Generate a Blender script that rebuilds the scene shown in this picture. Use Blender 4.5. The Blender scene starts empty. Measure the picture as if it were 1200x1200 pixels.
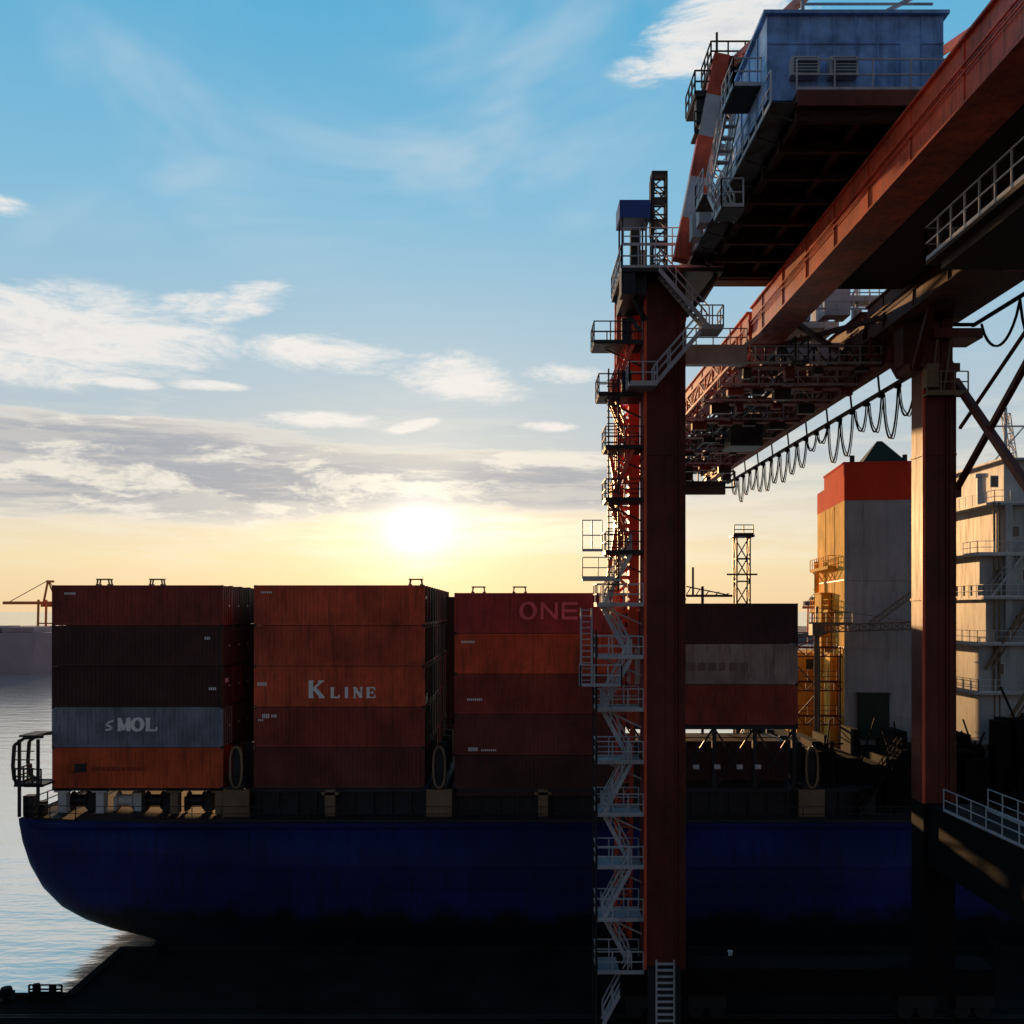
import bpy, math, random
from mathutils import Vector
random.seed(7)
scene=bpy.context.scene
COL=scene.collection
CZ=24.0

# ------------------------------------------------------------------ helpers
def nt_new(name):
    m=bpy.data.materials.new(name); m.use_nodes=True
    return m,m.node_tree
def paint(name,col,rough=.5,var=.35,rust=.25,scale=.35,metal=0.0,spec=.3,rustcol=(.045,.025,.018),rnd=0):
    m,t=nt_new(name); N=t.nodes; L=t.links
    b=N['Principled BSDF']
    geo=N.new('ShaderNodeNewGeometry')
    n1=N.new('ShaderNodeTexNoise'); n1.inputs['Scale'].default_value=scale; n1.inputs['Detail'].default_value=4; n1.inputs['Roughness'].default_value=.65
    L.new(geo.outputs['Position'],n1.inputs['Vector'])
    mr=N.new('ShaderNodeMapRange'); mr.inputs[1].default_value=.3; mr.inputs[2].default_value=.7
    mr.inputs[3].default_value=1-var; mr.inputs[4].default_value=1+var*.5
    L.new(n1.outputs['Fac'],mr.inputs[0])
    sc=mr.outputs[0]
    if rnd:
        oi=N.new('ShaderNodeObjectInfo'); m2=N.new('ShaderNodeMapRange'); m2.inputs[3].default_value=1-rnd; m2.inputs[4].default_value=1+rnd
        L.new(oi.outputs['Random'],m2.inputs[0]); mm=N.new('ShaderNodeMath'); mm.operation='MULTIPLY'; L.new(sc,mm.inputs[0]); L.new(m2.outputs[0],mm.inputs[1]); sc=mm.outputs[0]
    mx=N.new('ShaderNodeVectorMath'); mx.operation='SCALE'; mx.inputs[0].default_value=col[:3]
    L.new(sc,mx.inputs['Scale'])
    mp=N.new('ShaderNodeMapping'); mp.inputs['Scale'].default_value=(2.2,2.2,.25)
    L.new(geo.outputs['Position'],mp.inputs['Vector'])
    n2=N.new('ShaderNodeTexNoise'); n2.inputs['Scale'].default_value=1.3; n2.inputs['Detail'].default_value=5; n2.inputs['Roughness'].default_value=.7
    L.new(mp.outputs[0],n2.inputs['Vector'])
    r2=N.new('ShaderNodeMapRange'); r2.inputs[1].default_value=.5; r2.inputs[2].default_value=.72; r2.inputs[3].default_value=0; r2.inputs[4].default_value=rust
    L.new(n2.outputs['Fac'],r2.inputs[0])
    mix=N.new('ShaderNodeMix'); mix.data_type='RGBA'
    L.new(r2.outputs[0],mix.inputs[0]); L.new(mx.outputs[0],mix.inputs[6]); mix.inputs[7].default_value=(*rustcol,1)
    L.new(mix.outputs[2],b.inputs['Base Color'])
    rr=N.new('ShaderNodeMapRange'); rr.inputs[3].default_value=max(.05,rough-.12); rr.inputs[4].default_value=min(1,rough+.2)
    L.new(n2.outputs['Fac'],rr.inputs[0]); L.new(rr.outputs[0],b.inputs['Roughness'])
    b.inputs['Metallic'].default_value=metal
    b.inputs['Specular IOR Level'].default_value=spec
    return m

class MB:
    def __init__(s): s.v=[]; s.f=[]; s.m=[]
    def box(s,x0,x1,y0,y1,z0,z1,m=0):
        i=len(s.v)
        s.v+=[(x0,y0,z0),(x1,y0,z0),(x1,y1,z0),(x0,y1,z0),(x0,y0,z1),(x1,y0,z1),(x1,y1,z1),(x0,y1,z1)]
        for f in [(0,3,2,1),(4,5,6,7),(0,1,5,4),(1,2,6,5),(2,3,7,6),(3,0,4,7)]:
            s.f.append(tuple(i+k for k in f)); s.m.append(m)
        return s
    def beam(s,p,q,w=.1,h=None,m=0,up=None):
        h=h or w; p=Vector(p); q=Vector(q); d=(q-p)
        if d.length<1e-6: return s
        d.normalize(); u=Vector(up) if up else (Vector((0,0,1)) if abs(d.z)<.95 else Vector((0,1,0)))
        r=d.cross(u).normalized(); u=r.cross(d).normalized()
        i=len(s.v)
        for c in (p,q):
            for a,b in((-1,-1),(1,-1),(1,1),(-1,1)):
                s.v.append(tuple(c+r*(a*w/2)+u*(b*h/2)))
        for f in [(0,3,2,1),(4,5,6,7),(0,1,5,4),(1,2,6,5),(2,3,7,6),(3,0,4,7)]:
            s.f.append(tuple(i+k for k in f)); s.m.append(m)
        return s
    def tube(s,p,q,r,n=10,m=0,r2=None):
        r2=r if r2 is None else r2
        p=Vector(p); q=Vector(q); d=(q-p).normalized()
        u=Vector((0,0,1)) if abs(d.z)<.95 else Vector((0,1,0))
        a=d.cross(u).normalized(); b=a.cross(d).normalized(); i=len(s.v)
        for c,rr in((p,r),(q,r2)):
            for k in range(n):
                t=2*math.pi*k/n; s.v.append(tuple(c+a*(rr*math.cos(t))+b*(rr*math.sin(t))))
        for k in range(n):
            s.f.append((i+k,i+(k+1)%n,i+n+(k+1)%n,i+n+k)); s.m.append(m)
        s.f.append(tuple(i+k for k in range(n))[::-1]); s.m.append(m)
        s.f.append(tuple(i+n+k for k in range(n))); s.m.append(m)
        return s
    def path(s,pts,w,m=0):
        for a,b in zip(pts[:-1],pts[1:]): s.beam(a,b,w,w,m)
        return s
    def rail(s,pts,h=1.1,sp=1.5,t=.06,m=0):
        for a,b in zip(pts[:-1],pts[1:]):
            a=Vector(a); b=Vector(b); n=max(1,round((b-a).length/sp))
            for k in range(n+1):
                p=a.lerp(b,k/n); s.beam(p,p+Vector((0,0,h)),t,t,m)
            for hh in (h,h*.52): s.beam(a+Vector((0,0,hh)),b+Vector((0,0,hh)),t*.9,t*.9,m)
            s.beam(a+Vector((0,0,.07)),b+Vector((0,0,.07)),t*.4,.14,m)
        return s
    def stair(s,p,q,w=.8,t=.06,m=0):
        p=Vector(p); q=Vector(q); d=q-p; hd=Vector((d.x,d.y,0)).normalized(); side=Vector((-hd.y,hd.x,0))*(w/2)
        for sg in(-1,1):
            o=side*sg
            s.beam(p+o,q+o,.05,.2,m)
            s.beam(p+o+Vector((0,0,1)),q+o+Vector((0,0,1)),t,t,m)
            s.beam(p+o+Vector((0,0,.55)),q+o+Vector((0,0,.55)),t*.8,t*.8,m)
            for k in range(4):
                c=p.lerp(q,k/3)+o; s.beam(c,c+Vector((0,0,1)),t,t,m)
        n=max(2,int(d.z/.23))
        for k in range(1,n):
            c=p.lerp(q,k/n); s.beam(c-side*.98,c+side*.98,.24,.04,m)
        return s
    def lattice(s,p,q,w,n,t=.1,m=0):
        p=Vector(p); q=Vector(q); d=(q-p).normalized()
        u=Vector((0,0,1)) if abs(d.z)<.95 else Vector((0,1,0))
        a=d.cross(u).normalized()*(w/2); b=a.cross(d).normalized()*(w/2)
        cs=[a+b,a-b,-a-b,-a+b]
        for c in cs: s.beam(p+c,q+c,t,t,m)
        for k in range(n+1):
            c0=p.lerp(q,k/n)
            for j in range(4): s.beam(c0+cs[j],c0+cs[(j+1)%4],t*.7,t*.7,m)
            if k<n:
                c1=p.lerp(q,(k+1)/n)
                for j in range(4):
                    if (k+j)%2: s.beam(c0+cs[j],c1+cs[(j+1)%4],t*.65,t*.65,m)
                    else: s.beam(c0+cs[(j+1)%4],c1+cs[j],t*.65,t*.65,m)
        return s
    def truss(s,p,q,h,n,t=.12,m=0):
        p=Vector(p); q=Vector(q); H=Vector((0,0,h))
        s.beam(p,q,t,t,m); s.beam(p+H,q+H,t,t,m)
        for k in range(n):
            a=p.lerp(q,k/n); b=p.lerp(q,(k+1)/n)
            s.beam(a,a+H,t*.7,t*.7,m)
            if k%2: s.beam(a+H,b,t*.7,t*.7,m)
            else: s.beam(a,b+H,t*.7,t*.7,m)
        s.beam(q,q+H,t,t,m); return s
    def mesh(s,name,mats):
        me=bpy.data.meshes.new(name); me.from_pydata(s.v,[],s.f)
        for m in mats: me.materials.append(m)
        for p,mi in zip(me.polygons,s.m): p.material_index=mi
        me.update(); return me
def add(name,data,parent=None,loc=None,label=None,cat=None,group=None,kind=None):
    o=bpy.data.objects.new(name,data); COL.objects.link(o)
    if parent: o.parent=parent
    if loc: o.location=loc
    if label:o['label']=label
    if cat:o['category']=cat
    if group:o['group']=group
    if kind:o['kind']=kind
    return o
def part(name,mb,mats,parent,**k):
    if not isinstance(mats,(list,tuple)): mats=[mats]
    return add(name,mb.mesh(name,mats),parent,**k)

# ------------------------------------------------------------------ materials
M={}
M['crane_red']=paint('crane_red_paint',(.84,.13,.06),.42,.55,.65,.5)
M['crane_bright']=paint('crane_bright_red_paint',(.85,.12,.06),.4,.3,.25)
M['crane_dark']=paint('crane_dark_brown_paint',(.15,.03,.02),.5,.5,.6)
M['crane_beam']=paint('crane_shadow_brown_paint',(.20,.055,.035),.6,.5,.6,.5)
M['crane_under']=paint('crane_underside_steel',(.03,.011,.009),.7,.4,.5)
M['steel']=paint('galvanised_steel',(.54,.56,.6),.45,.35,.4,spec=.5)
M['darksteel']=paint('dark_steel',(.028,.03,.034),.5,.4,.3)
M['house']=paint('machinery_house_paint',(.27,.50,.92),.45,.5,.7,1.1,rustcol=(.06,.13,.34))
M['bluecab']=paint('blue_cabinet_paint',(.03,.08,.32),.4)
M['white']=paint('white_paint',(.75,.75,.73),.5,.2,.2)
M['cream']=paint('cream_ship_paint',(.47,.44,.42),.5,.3,.35,.15)
M['grey']=paint('grey_white_ship_paint',(.56,.59,.58),.5,.3,.4,.2)
M['sunlit_gold']=paint('sunlit_gold_paint',(1.0,.56,.09),.8,.45,.5,.35,spec=.05,rustcol=(.35,.13,.03))  # low sun on the cream walls, painted in as a gold colour
M['redtop']=paint('funnel_red_paint',(.85,.07,.03),.85,.15,.1,spec=.03)
M['green']=paint('green_paint',(.03,.045,.03),.6)
M['glass']=paint('dark_window_glass',(.02,.025,.03),.12,.1,0,spec=.8)
M['black']=paint('black_rubber',(.008,.008,.009),.75,.3,.1,spec=.1)
M['deck']=paint('ship_deck_paint',(.04,.02,.017),.7,.4,.4)
M['letter']=paint('white_lettering',(.95,.93,.9),.5,.05,.03)
M['pink']=paint('pale_pink_lettering',(.95,.17,.19),.5,.15,.1)
M['dull']=paint('faded_lettering',(.25,.17,.14),.6)
M['dullred']=paint('faded_red_lettering',(.38,.06,.025),.6)
M['tan']=paint('tan_paint',(.25,.17,.10),.5)
M['conc']=paint('quay_asphalt',(.016,.013,.012),.95,.5,.5,.3,spec=.03)
M['kerb']=paint('quay_kerb_concrete',(.02,.017,.014),.95,.4,.4,.3,spec=.03)
M['far']=paint('hazy_shore',(.2,.15,.14),.9,.3,0,.02)
M['farorange']=paint('hazy_orange_crane_paint',(.8,.2,.05),.7,.2,0)
M['farhull']=paint('grey_maroon_hull_paint',(.46,.30,.31),.6,.2,.1,.05)

def hull_mat():
    m=paint('blue_hull_paint',(.010,.024,.15),.5,.85,.85,.055,spec=.2,rustcol=(.016,.009,.042))
    t=m.node_tree; N=t.nodes; L=t.links; b=N['Principled BSDF']
    src=b.inputs['Base Color'].links[0].from_socket
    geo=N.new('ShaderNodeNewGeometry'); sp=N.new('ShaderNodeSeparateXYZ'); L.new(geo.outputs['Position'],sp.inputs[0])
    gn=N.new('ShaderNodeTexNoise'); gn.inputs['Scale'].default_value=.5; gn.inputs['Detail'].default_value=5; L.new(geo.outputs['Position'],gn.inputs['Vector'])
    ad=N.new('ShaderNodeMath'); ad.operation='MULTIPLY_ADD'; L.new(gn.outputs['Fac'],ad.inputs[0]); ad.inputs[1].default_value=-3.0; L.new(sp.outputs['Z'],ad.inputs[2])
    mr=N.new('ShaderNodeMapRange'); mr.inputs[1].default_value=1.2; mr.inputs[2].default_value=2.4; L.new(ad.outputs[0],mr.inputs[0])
    mx=N.new('ShaderNodeMix'); mx.data_type='RGBA'; L.new(mr.outputs[0],mx.inputs[0]); mx.inputs[6].default_value=(.004,.004,.008,1); L.new(src,mx.inputs[7])  # near-black lower band: shade low on the hull painted into the colour
    w=N.new('ShaderNodeTexBrick'); w.inputs['Scale'].default_value=1; w.inputs['Brick Width'].default_value=9; w.inputs['Row Height'].default_value=2.4; w.inputs['Mortar Size'].default_value=.03
    w.inputs['Color1'].default_value=(1,1,1,1); w.inputs['Color2'].default_value=(.75,.75,.8,1); w.inputs['Mortar'].default_value=(.6,.6,.6,1)
    cb=N.new('ShaderNodeCombineXYZ'); L.new(sp.outputs['X'],cb.inputs[0]); L.new(sp.outputs['Z'],cb.inputs[1]); L.new(cb.outputs[0],w.inputs['Vector'])
    mu=N.new('ShaderNodeMix'); mu.data_type='RGBA'; mu.blend_type='MULTIPLY'; mu.inputs[0].default_value=1
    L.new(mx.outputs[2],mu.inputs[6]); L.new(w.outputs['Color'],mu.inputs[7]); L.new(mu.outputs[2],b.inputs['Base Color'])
    return m
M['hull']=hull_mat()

def water_mat():
    m,t=nt_new('harbour_water'); N=t.nodes; L=t.links; b=N['Principled BSDF']
    b.inputs['Base Color'].default_value=(.88,.84,.77,1); b.inputs['Roughness'].default_value=.13; b.inputs['IOR'].default_value=1.5
    b.inputs['Specular IOR Level'].default_value=.9; b.inputs['Metallic'].default_value=.75
    geo=N.new('ShaderNodeNewGeometry')
    prev=None
    for sc,st,asp in((.1,.35,2.6),(.8,.55,2.0)):
        mp=N.new('ShaderNodeMapping'); mp.inputs['Scale'].default_value=(sc,sc*asp,sc); mp.inputs['Rotation'].default_value=(0,0,.3)
        L.new(geo.outputs['Position'],mp.inputs[0])
        n=N.new('ShaderNodeTexNoise'); n.inputs['Scale'].default_value=1; n.inputs['Detail'].default_value=4; L.new(mp.outputs[0],n.inputs['Vector'])
        bp=N.new('ShaderNodeBump'); bp.inputs['Strength'].default_value=st; bp.inputs['Distance'].default_value=.04/sc
        L.new(n.outputs['Fac'],bp.inputs['Height'])
        if prev: L.new(prev.outputs[0],bp.inputs['Normal'])
        prev=bp
    L.new(prev.outputs[0],b.inputs['Normal'])
    return m
M['water']=water_mat()

# ------------------------------------------------------------------ world sky
SUN_AZ=math.radians(-5.2); SUN_EL=math.radians(4.4)
sdir=Vector((math.sin(SUN_AZ)*math.cos(SUN_EL),math.cos(SUN_AZ)*math.cos(SUN_EL),math.sin(SUN_EL)))
w=bpy.data.worlds.new('World'); scene.world=w; w.use_nodes=True
T=w.node_tree; N=T.nodes; L=T.links
bg=N['Background']
tc=N.new('ShaderNodeTexCoord'); sep=N.new('ShaderNodeSeparateXYZ'); L.new(tc.outputs['Generated'],sep.inputs[0])
def mt(op,a,b=None,c=None,clamp=False):
    n=N.new('ShaderNodeMath'); n.operation=op; n.use_clamp=clamp
    for i,x in enumerate((a,b,c)):
        if x is None: continue
        if isinstance(x,(int,float)): n.inputs[i].default_value=x
        else: L.new(x,n.inputs[i])
    return n.outputs[0]
def sm(x,a,b,lo=0,hi=1):
    n=N.new('ShaderNodeMapRange'); n.interpolation_type='SMOOTHSTEP'
    L.new(x,n.inputs[0]); n.inputs[1].default_value=a; n.inputs[2].default_value=b; n.inputs[3].default_value=lo; n.inputs[4].default_value=hi
    return n.outputs[0]
def mixc(f,a,b,bt='MIX'):
    n=N.new('ShaderNodeMix'); n.data_type='RGBA'; n.blend_type=bt
    for i,x in((0,f),(6,a),(7,b)):
        if isinstance(x,(int,float)): n.inputs[i].default_value=x
        elif isinstance(x,tuple): n.inputs[i].default_value=(*x,1)
        else: L.new(x,n.inputs[i])
    return n.outputs[2]
X,Y,Z=sep.outputs
AZ=mt('ARCTAN2',X,Y); EL=mt('ARCSINE',Z)
ramp=N.new('ShaderNodeValToRGB'); L.new(Z,ramp.inputs[0])
cr=ramp.color_ramp
stops=[(0,(.86,.64,.38)),(.05,(.89,.75,.48)),(.1,(.78,.72,.60)),(.15,(.52,.59,.63)),(.24,(.40,.57,.69)),(.36,(.23,.52,.73)),(.5,(.115,.44,.70)),(.75,(.05,.2,.36)),(1,(.03,.11,.24))]
cr.elements[0].position=0; cr.elements[0].color=(*stops[0][1],1); cr.elements[1].position=1; cr.elements[1].color=(*stops[-1][1],1)
for p,c in stops[1:-1]:
    e=cr.elements.new(p); e.color=(*c,1)
sky=N.new('ShaderNodeTexSky'); sky.sky_type='NISHITA'; sky.sun_disc=False; sky.sun_elevation=SUN_EL; sky.sun_rotation=SUN_AZ
nish=mixc(1.0,sky.outputs[0],(.1,.1,.1),'MULTIPLY')
base=mixc(.05,ramp.outputs[0],nish)
def noise(kx,ky,sc,det,off=0,rough=.6,dist=0):
    c=N.new('ShaderNodeCombineXYZ'); L.new(mt('MULTIPLY',AZ,kx),c.inputs[0]); L.new(mt('MULTIPLY',EL,ky),c.inputs[1]); c.inputs[2].default_value=off
    n=N.new('ShaderNodeTexNoise'); n.inputs['Scale'].default_value=sc; n.inputs['Detail'].default_value=det; n.inputs['Roughness'].default_value=rough; n.inputs['Distortion'].default_value=dist
    L.new(c.outputs[0],n.inputs['Vector']); return n.outputs['Fac']
nA=noise(5,17,1.7,7,1.3,.7,.3)
nB=noise(3.2,26,1.7,7,7.7,.66,.2)
nD=noise(2.4,4.4,1.3,4,11.0,.62,.6)
def ell(px,py,rx,ry,rot=0):
    cx=math.atan((px-600)/1200); dd=math.hypot(1200,px-600); cy=math.atan((715-py)/dd)
    dx=mt('SUBTRACT',AZ,cx); dy=mt('SUBTRACT',EL,cy)
    if rot:
        c,s=math.cos(rot),math.sin(rot)
        dx,dy=mt('ADD',mt('MULTIPLY',dx,c),mt('MULTIPLY',dy,s)),mt('SUBTRACT',mt('MULTIPLY',dy,c),mt('MULTIPLY',dx,s))
    a=mt('MULTIPLY',dx,1200/rx); b=mt('MULTIPLY',dy,1200/ry)
    r=mt('ADD',mt('MULTIPLY',a,a),mt('MULTIPLY',b,b))
    return mt('MAXIMUM',mt('SUBTRACT',1.0,r),0.0)
def union(lst):
    o=lst[0]
    for x in lst[1:]: o=mt('MAXIMUM',o,x)
    return o
E1=union([ell(40,388,250,66),ell(270,354,120,26,.2),ell(390,415,130,28),ell(540,443,100,36,-.1),ell(380,492,90,14),
          ell(850,40,150,52,.2),ell(0,240,50,16),ell(650,437,70,16),ell(480,500,45,9,.2),ell(640,500,50,8),ell(150,449,50,10),ell(240,452,60,8)])
d1=mt('ADD',mt('MULTIPLY',E1,1.5),mt('MULTIPLY',mt('SUBTRACT',nA,.5),4.4))
c1=mt('MULTIPLY',sm(d1,.35,1.6),sm(E1,0,.45))
E2=union([ell(200,562,720,56),ell(120,520,340,38),ell(620,568,320,44)])
d2=mt('ADD',mt('MULTIPLY',E2,1.5),mt('MULTIPLY',mt('SUBTRACT',nB,.5),4.0))
c2=mt('MULTIPLY',sm(d2,.05,.95),sm(E2,0,.3))
veil=mt('MULTIPLY',sm(nD,.45,.75),sm(Z,.1,.3))
E3=union([ell(270,220,260,70,-.6),ell(560,120,300,150,.3),ell(90,290,110,70),ell(640,330,200,120)])
veil=mt('MULTIPLY',veil,mt('ADD',mt('MULTIPLY',E3,.55),.08))
s1=mixc(veil,base,(.62,.70,.76))
g=mixc(sm(d2,.3,1.35),(.86,.79,.68),(.38,.40,.45))
g=mixc(mt('MULTIPLY',sm(nA,.51,.63),.8),g,(.94,.87,.75))
s2=mixc(mt('MULTIPLY',c2,.92),s1,g)
strk=mt('MULTIPLY',sm(nB,.46,.6),mt('MULTIPLY',sm(EL,.02,.06),sm(EL,.24,.12)))
s2=mixc(mt('MULTIPLY',strk,.35),s2,(.95,.87,.72))
cc=mixc(sm(mt('ADD',d1,mt('MULTIPLY',nB,.8)),1.6,3.0),(.95,.89,.83),(.66,.66,.70))
s3=mixc(mt('MULTIPLY',c1,.88),s2,cc)
dot=N.new('ShaderNodeVectorMath'); dot.operation='DOT_PRODUCT'; L.new(tc.outputs['Generated'],dot.inputs[0]); dot.inputs[1].default_value=sdir
D=mt('MAXIMUM',dot.outputs['Value'],0.0)
veilf=sm(nB,.32,.62,1.4,.5)
def glow(p,k,c,f=None):
    n=N.new('ShaderNodeVectorMath'); n.operation='SCALE'; n.inputs[0].default_value=c
    v=mt('MULTIPLY',mt('POWER',D,p),k)
    if f is not None: v=mt('MULTIPLY',v,f)
    L.new(v,n.inputs['Scale']); return n.outputs[0]
def addv(a,b):
    n=N.new('ShaderNodeVectorMath'); n.operation='ADD'; L.new(a,n.inputs[0]); L.new(b,n.inputs[1]); return n.outputs[0]
tot=addv(addv(glow(3000,.7,(1,.96,.84),veilf),glow(500,.3,(1,.9,.65),veilf)),glow(45,.09,(1,.7,.34)))
azd=mt('MULTIPLY',mt('SUBTRACT',AZ,SUN_AZ+.01),8.0); eld=mt('MULTIPLY',mt('SUBTRACT',EL,SUN_EL+.003),48.0)
st=mt('POWER',2.718,mt('MULTIPLY',mt('ADD',mt('MULTIPLY',azd,azd),mt('MULTIPLY',eld,eld)),-1.0))
st=mt('MULTIPLY',st,sm(nB,.35,.6))
sv=N.new('ShaderNodeVectorMath'); sv.operation='SCALE'; sv.inputs[0].default_value=(.5,.42,.28); L.new(st,sv.inputs['Scale'])
tot=addv(tot,sv.outputs[0])
s4=addv(s3,tot)
back=sm(Y,-.35,.6,.0,1.0)
dark=mixc(1.0,s4,(.40,.34,.36),'MULTIPLY')
s5=mixc(back,dark,s4)
L.new(s5,bg.inputs['Color']); bg.inputs['Strength'].default_value=1.0

LAZ=math.radians(-8)
ld=Vector((math.sin(LAZ)*math.cos(SUN_EL),math.cos(LAZ)*math.cos(SUN_EL),math.sin(SUN_EL)))
sun=bpy.data.lights.new('sun','SUN'); sun.energy=5; sun.angle=math.radians(.5); sun.color=(1,.56,.24)
so=add('sun',sun); so.rotation_euler=(-ld).to_track_quat('-Z','Y').to_euler(); so.location=(-30,200,60)

# ------------------------------------------------------------------ camera
cam=bpy.data.cameras.new('camera'); co=add('camera',cam); co.location=(0,0,CZ); co.rotation_euler=(math.radians(90),0,0)
cam.lens=36; cam.sensor_width=36; cam.shift_y=115/1200; cam.clip_end=30000; cam.clip_start=.1
scene.camera=co

# ------------------------------------------------------------------ setting
mb=MB(); mb.v=[(-9000,-3000,0),(9000,-3000,0),(9000,14000,0),(-9000,14000,0)]; mb.f=[(0,1,2,3)]; mb.m=[0]
part('water',mb,M['water'],None,kind='structure')
mb=MB(); mb.box(-400,400,-120,56.8,-6,2.5,0); mb.box(-400,-24.4,56.8,57.3,-6,2.6,1)
mb.box(-24.4,400,56.8,64.6,-6,2.5,0); mb.box(-24.4,400,64.6,65.2,-6,2.6,1); mb.box(-24.9,-24.4,57.3,65.2,-6,2.6,1)
for x in range(-396,400,6): mb.box(x,x+5.94,-120,56.7,2.5,2.506,0)
mb.box(-400,400,53.9,54.0,2.506,2.56,2); mb.box(-400,400,54.2,54.3,2.506,2.56,2)
part('quay',mb,[M['conc'],M['kerb'],M['darksteel']],None,kind='structure')
mb=MB()
xs=-1500
while xs<1500:
    wd=random.uniform(30,120); mb.box(xs,xs+wd,760+random.uniform(0,30),1100,-1,random.uniform(3,8)); xs+=wd
mb.box(-1500,1500,740,760,-1,3)
part('far_shore',mb,M['far'],None,kind='structure')

# ------------------------------------------------------------------ SHIP
ship=add('container_ship',None,loc=(0,0,0),label='long blue container ship moored at the quay, loaded with stacks',cat='ship')
YC=86.0
st=[(-34.1,15.2,8.4,9.6,.3),(-33.9,15.3,6.4,9.6,.28),(-33.5,15.4,4.8,9.6,.26),(-32.8,15.5,3.4,9.55,.25),(-31.7,15.6,2.2,9.5,.25),(-30.2,15.7,1.35,9.5,.25),(-28.4,15.7,.65,9.5,.26),(-26,15.8,0,9.45,.27),(-23.5,15.9,-1.2,9.4,.28),(-18,16,-3.5,9.4,.28),(-8,16,-5.5,9.4,.25),(10,16,-6,9.4,.22),(40,16,-6,9.4,.22),(90,16,-6,9.4,.22),(120,15.5,-6,9.8,.3),(140,12,-6,10.6,.45),(155,6,-6,11.6,.6),(163,.5,-4,12.5,.8)]
mb=MB(); K=18; rows=[]
for (x,hb,zb,zt,p) in st:
    r=[]
    for side in(-1,1):
        seq=range(K+1) if side==-1 else range(K-1,-1,-1)
        for k in seq:
            th=math.pi/2*k/K
            y=hb*max(0,math.cos(th))**p if k<K else 0; z=zt-(zt-zb)*math.sin(th)**(p+.3) if k else zt
            r.append(len(mb.v)); mb.v.append((x,YC+side*y,z))
    rows.append(r)
for a,b in zip(rows[:-1],rows[1:]):
    for k in range(len(a)-1):
        mb.f.append((a[k],a[k+1],b[k+1],b[k])); mb.m.append(0)
    mb.f.append((a[0],b[0],b[-1],a[-1])); mb.m.append(1)
mb.f.append(tuple(rows[0])); mb.m.append(0)
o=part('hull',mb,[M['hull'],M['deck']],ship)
for p in o.data.polygons: p.use_smooth=(len(p.vertices)==4 and p.material_index==0)
mb=MB()
mb.box(-33.0,118,69.93,70.1,9.15,9.42); mb.box(-24,118,69.95,70.05,6.3,6.42)
part('rubbing_strake',mb,M['hull'],ship)
mb=MB(); mb.rail([(-34.0,71.4,9.62),(-34.0,100,9.62)],1.1,1.8,.07)
mb.rail([(-33.9,71.2,9.5),(-30,70.4,9.45),(118,70.3,9.42)],1.05,2.0,.05)
part('deck_railing',mb,M['darksteel'],ship)
mb=MB()
for y in(71.2,73.4):
    pts=[(-32.6,y,15.2),(-33.9,y,15.1),(-34.6,y,14.6),(-34.7,y,13.2),(-34.6,y,12.2),(-33.9,y,11.8),(-32.6,y,11.8)]
    mb.path(pts,.2)
mb.box(-34.6,-32.6,71.1,73.5,11.72,11.86); mb.rail([(-32.7,71.1,11.86),(-34.5,71.1,11.86),(-34.5,73.5,11.86)],1.1,.6,.09)
for x in(-34.3,-33): mb.beam((x,71.3,9.6),(x,71.3,15),.18)
mb.box(-34.2,-33.0,71,73.6,15.2,15.32)
for z in (12.4,13,13.6,14.2): mb.beam((-34.6,71.15,z),(-33.2,71.15,z),.07)
mb.box(-34.2,-33.4,71.6,72.4,9.6,11.0); mb.box(-33.2,-32.7,71.6,72.2,9.6,10.6)
part('stern_platform',mb,M['darksteel'],ship)
for i,x in enumerate([-32.4,-29.7,-24.4,-21.2]):
    mb=MB(); mb.box(x,x+.55,73.1,73.9,9.45,11.25); mb.box(x-.25,x+.8,73.0,74.0,11.0,11.27)
    part('stanchion',mb,M['white'] if i<2 else M['tan'],ship)  # white on the first posts stands in for bright water through the gaps
mb=MB(); mb.box(-32.8,-20.6,73.0,95,11.12,11.28)
part('container_platform',mb,M['darksteel'],ship)
for x in(-31.3,-28.0,-25.9,-22.9):
    mb=MB(); mb.tube((x-.55,74.4,10.2),(x+.55,74.4,10.2),.42,14); mb.tube((x-.6,74.4,10.2),(x-.5,74.4,10.2),.66,14); mb.tube((x+.5,74.4,10.2),(x+.6,74.4,10.2),.66,14); mb.box(x-.8,x-.62,74,74.9,9.45,10.5); mb.box(x+.62,x+1.2,74,74.9,9.45,10.8)
    part('mooring_winch_or_bright_gap_stand_in',mb,M['white'] if x<-27 and x>-30 else M['darksteel'],ship)  # white winch added to stand for bright water glimpsed under the containers
for a,b in((-18.6,-6.1),(-4.2,8.1),(8.3,20.4),(21.5,26)):
    mb=MB(); mb.box(a,b,73.3,99,9.4,11.2,0); mb.box(a-.1,b+.1,73.0,99.2,11.0,11.28,0)
    x=a+.5
    while x<b: mb.box(x,x+.12,73.02,73.3,9.4,10.99,0); x+=1.35
    part('hatch_coaming',mb,M['darksteel'],ship)
for x in(-19.5,-5.15,21.2):
    mb=MB()
    for y in(72.6,76,80,84,88,92,96): mb.box(x-.3,x+.3,y,y+.35,9.4,14.2)
    if x<0: 
        for y in (92,96,100): mb.box(x-.75,x+.75,y,y+.3,9.4,25.2)
    mb.box(x-.55,x+.55,72.4,98,11.35,11.5)
    mb.rail([(x-.5,72.4,11.5),(x+.5,72.4,11.5)],1.1,.5,.07)
    pts=[]
    for k in range(17):
        t=2*math.pi*k/16; pts.append((x+.42*math.cos(t),72.35,12.9+1.45*math.copysign(abs(math.sin(t))**.7,math.sin(t))))
    mb.path(pts,.14,1)
    mb.box(x-.9,x+.9,72.35,72.7,9.4,11.3,1)
    part('lashing_bridge',mb,[M['darksteel'],M['tan']],ship)
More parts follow.
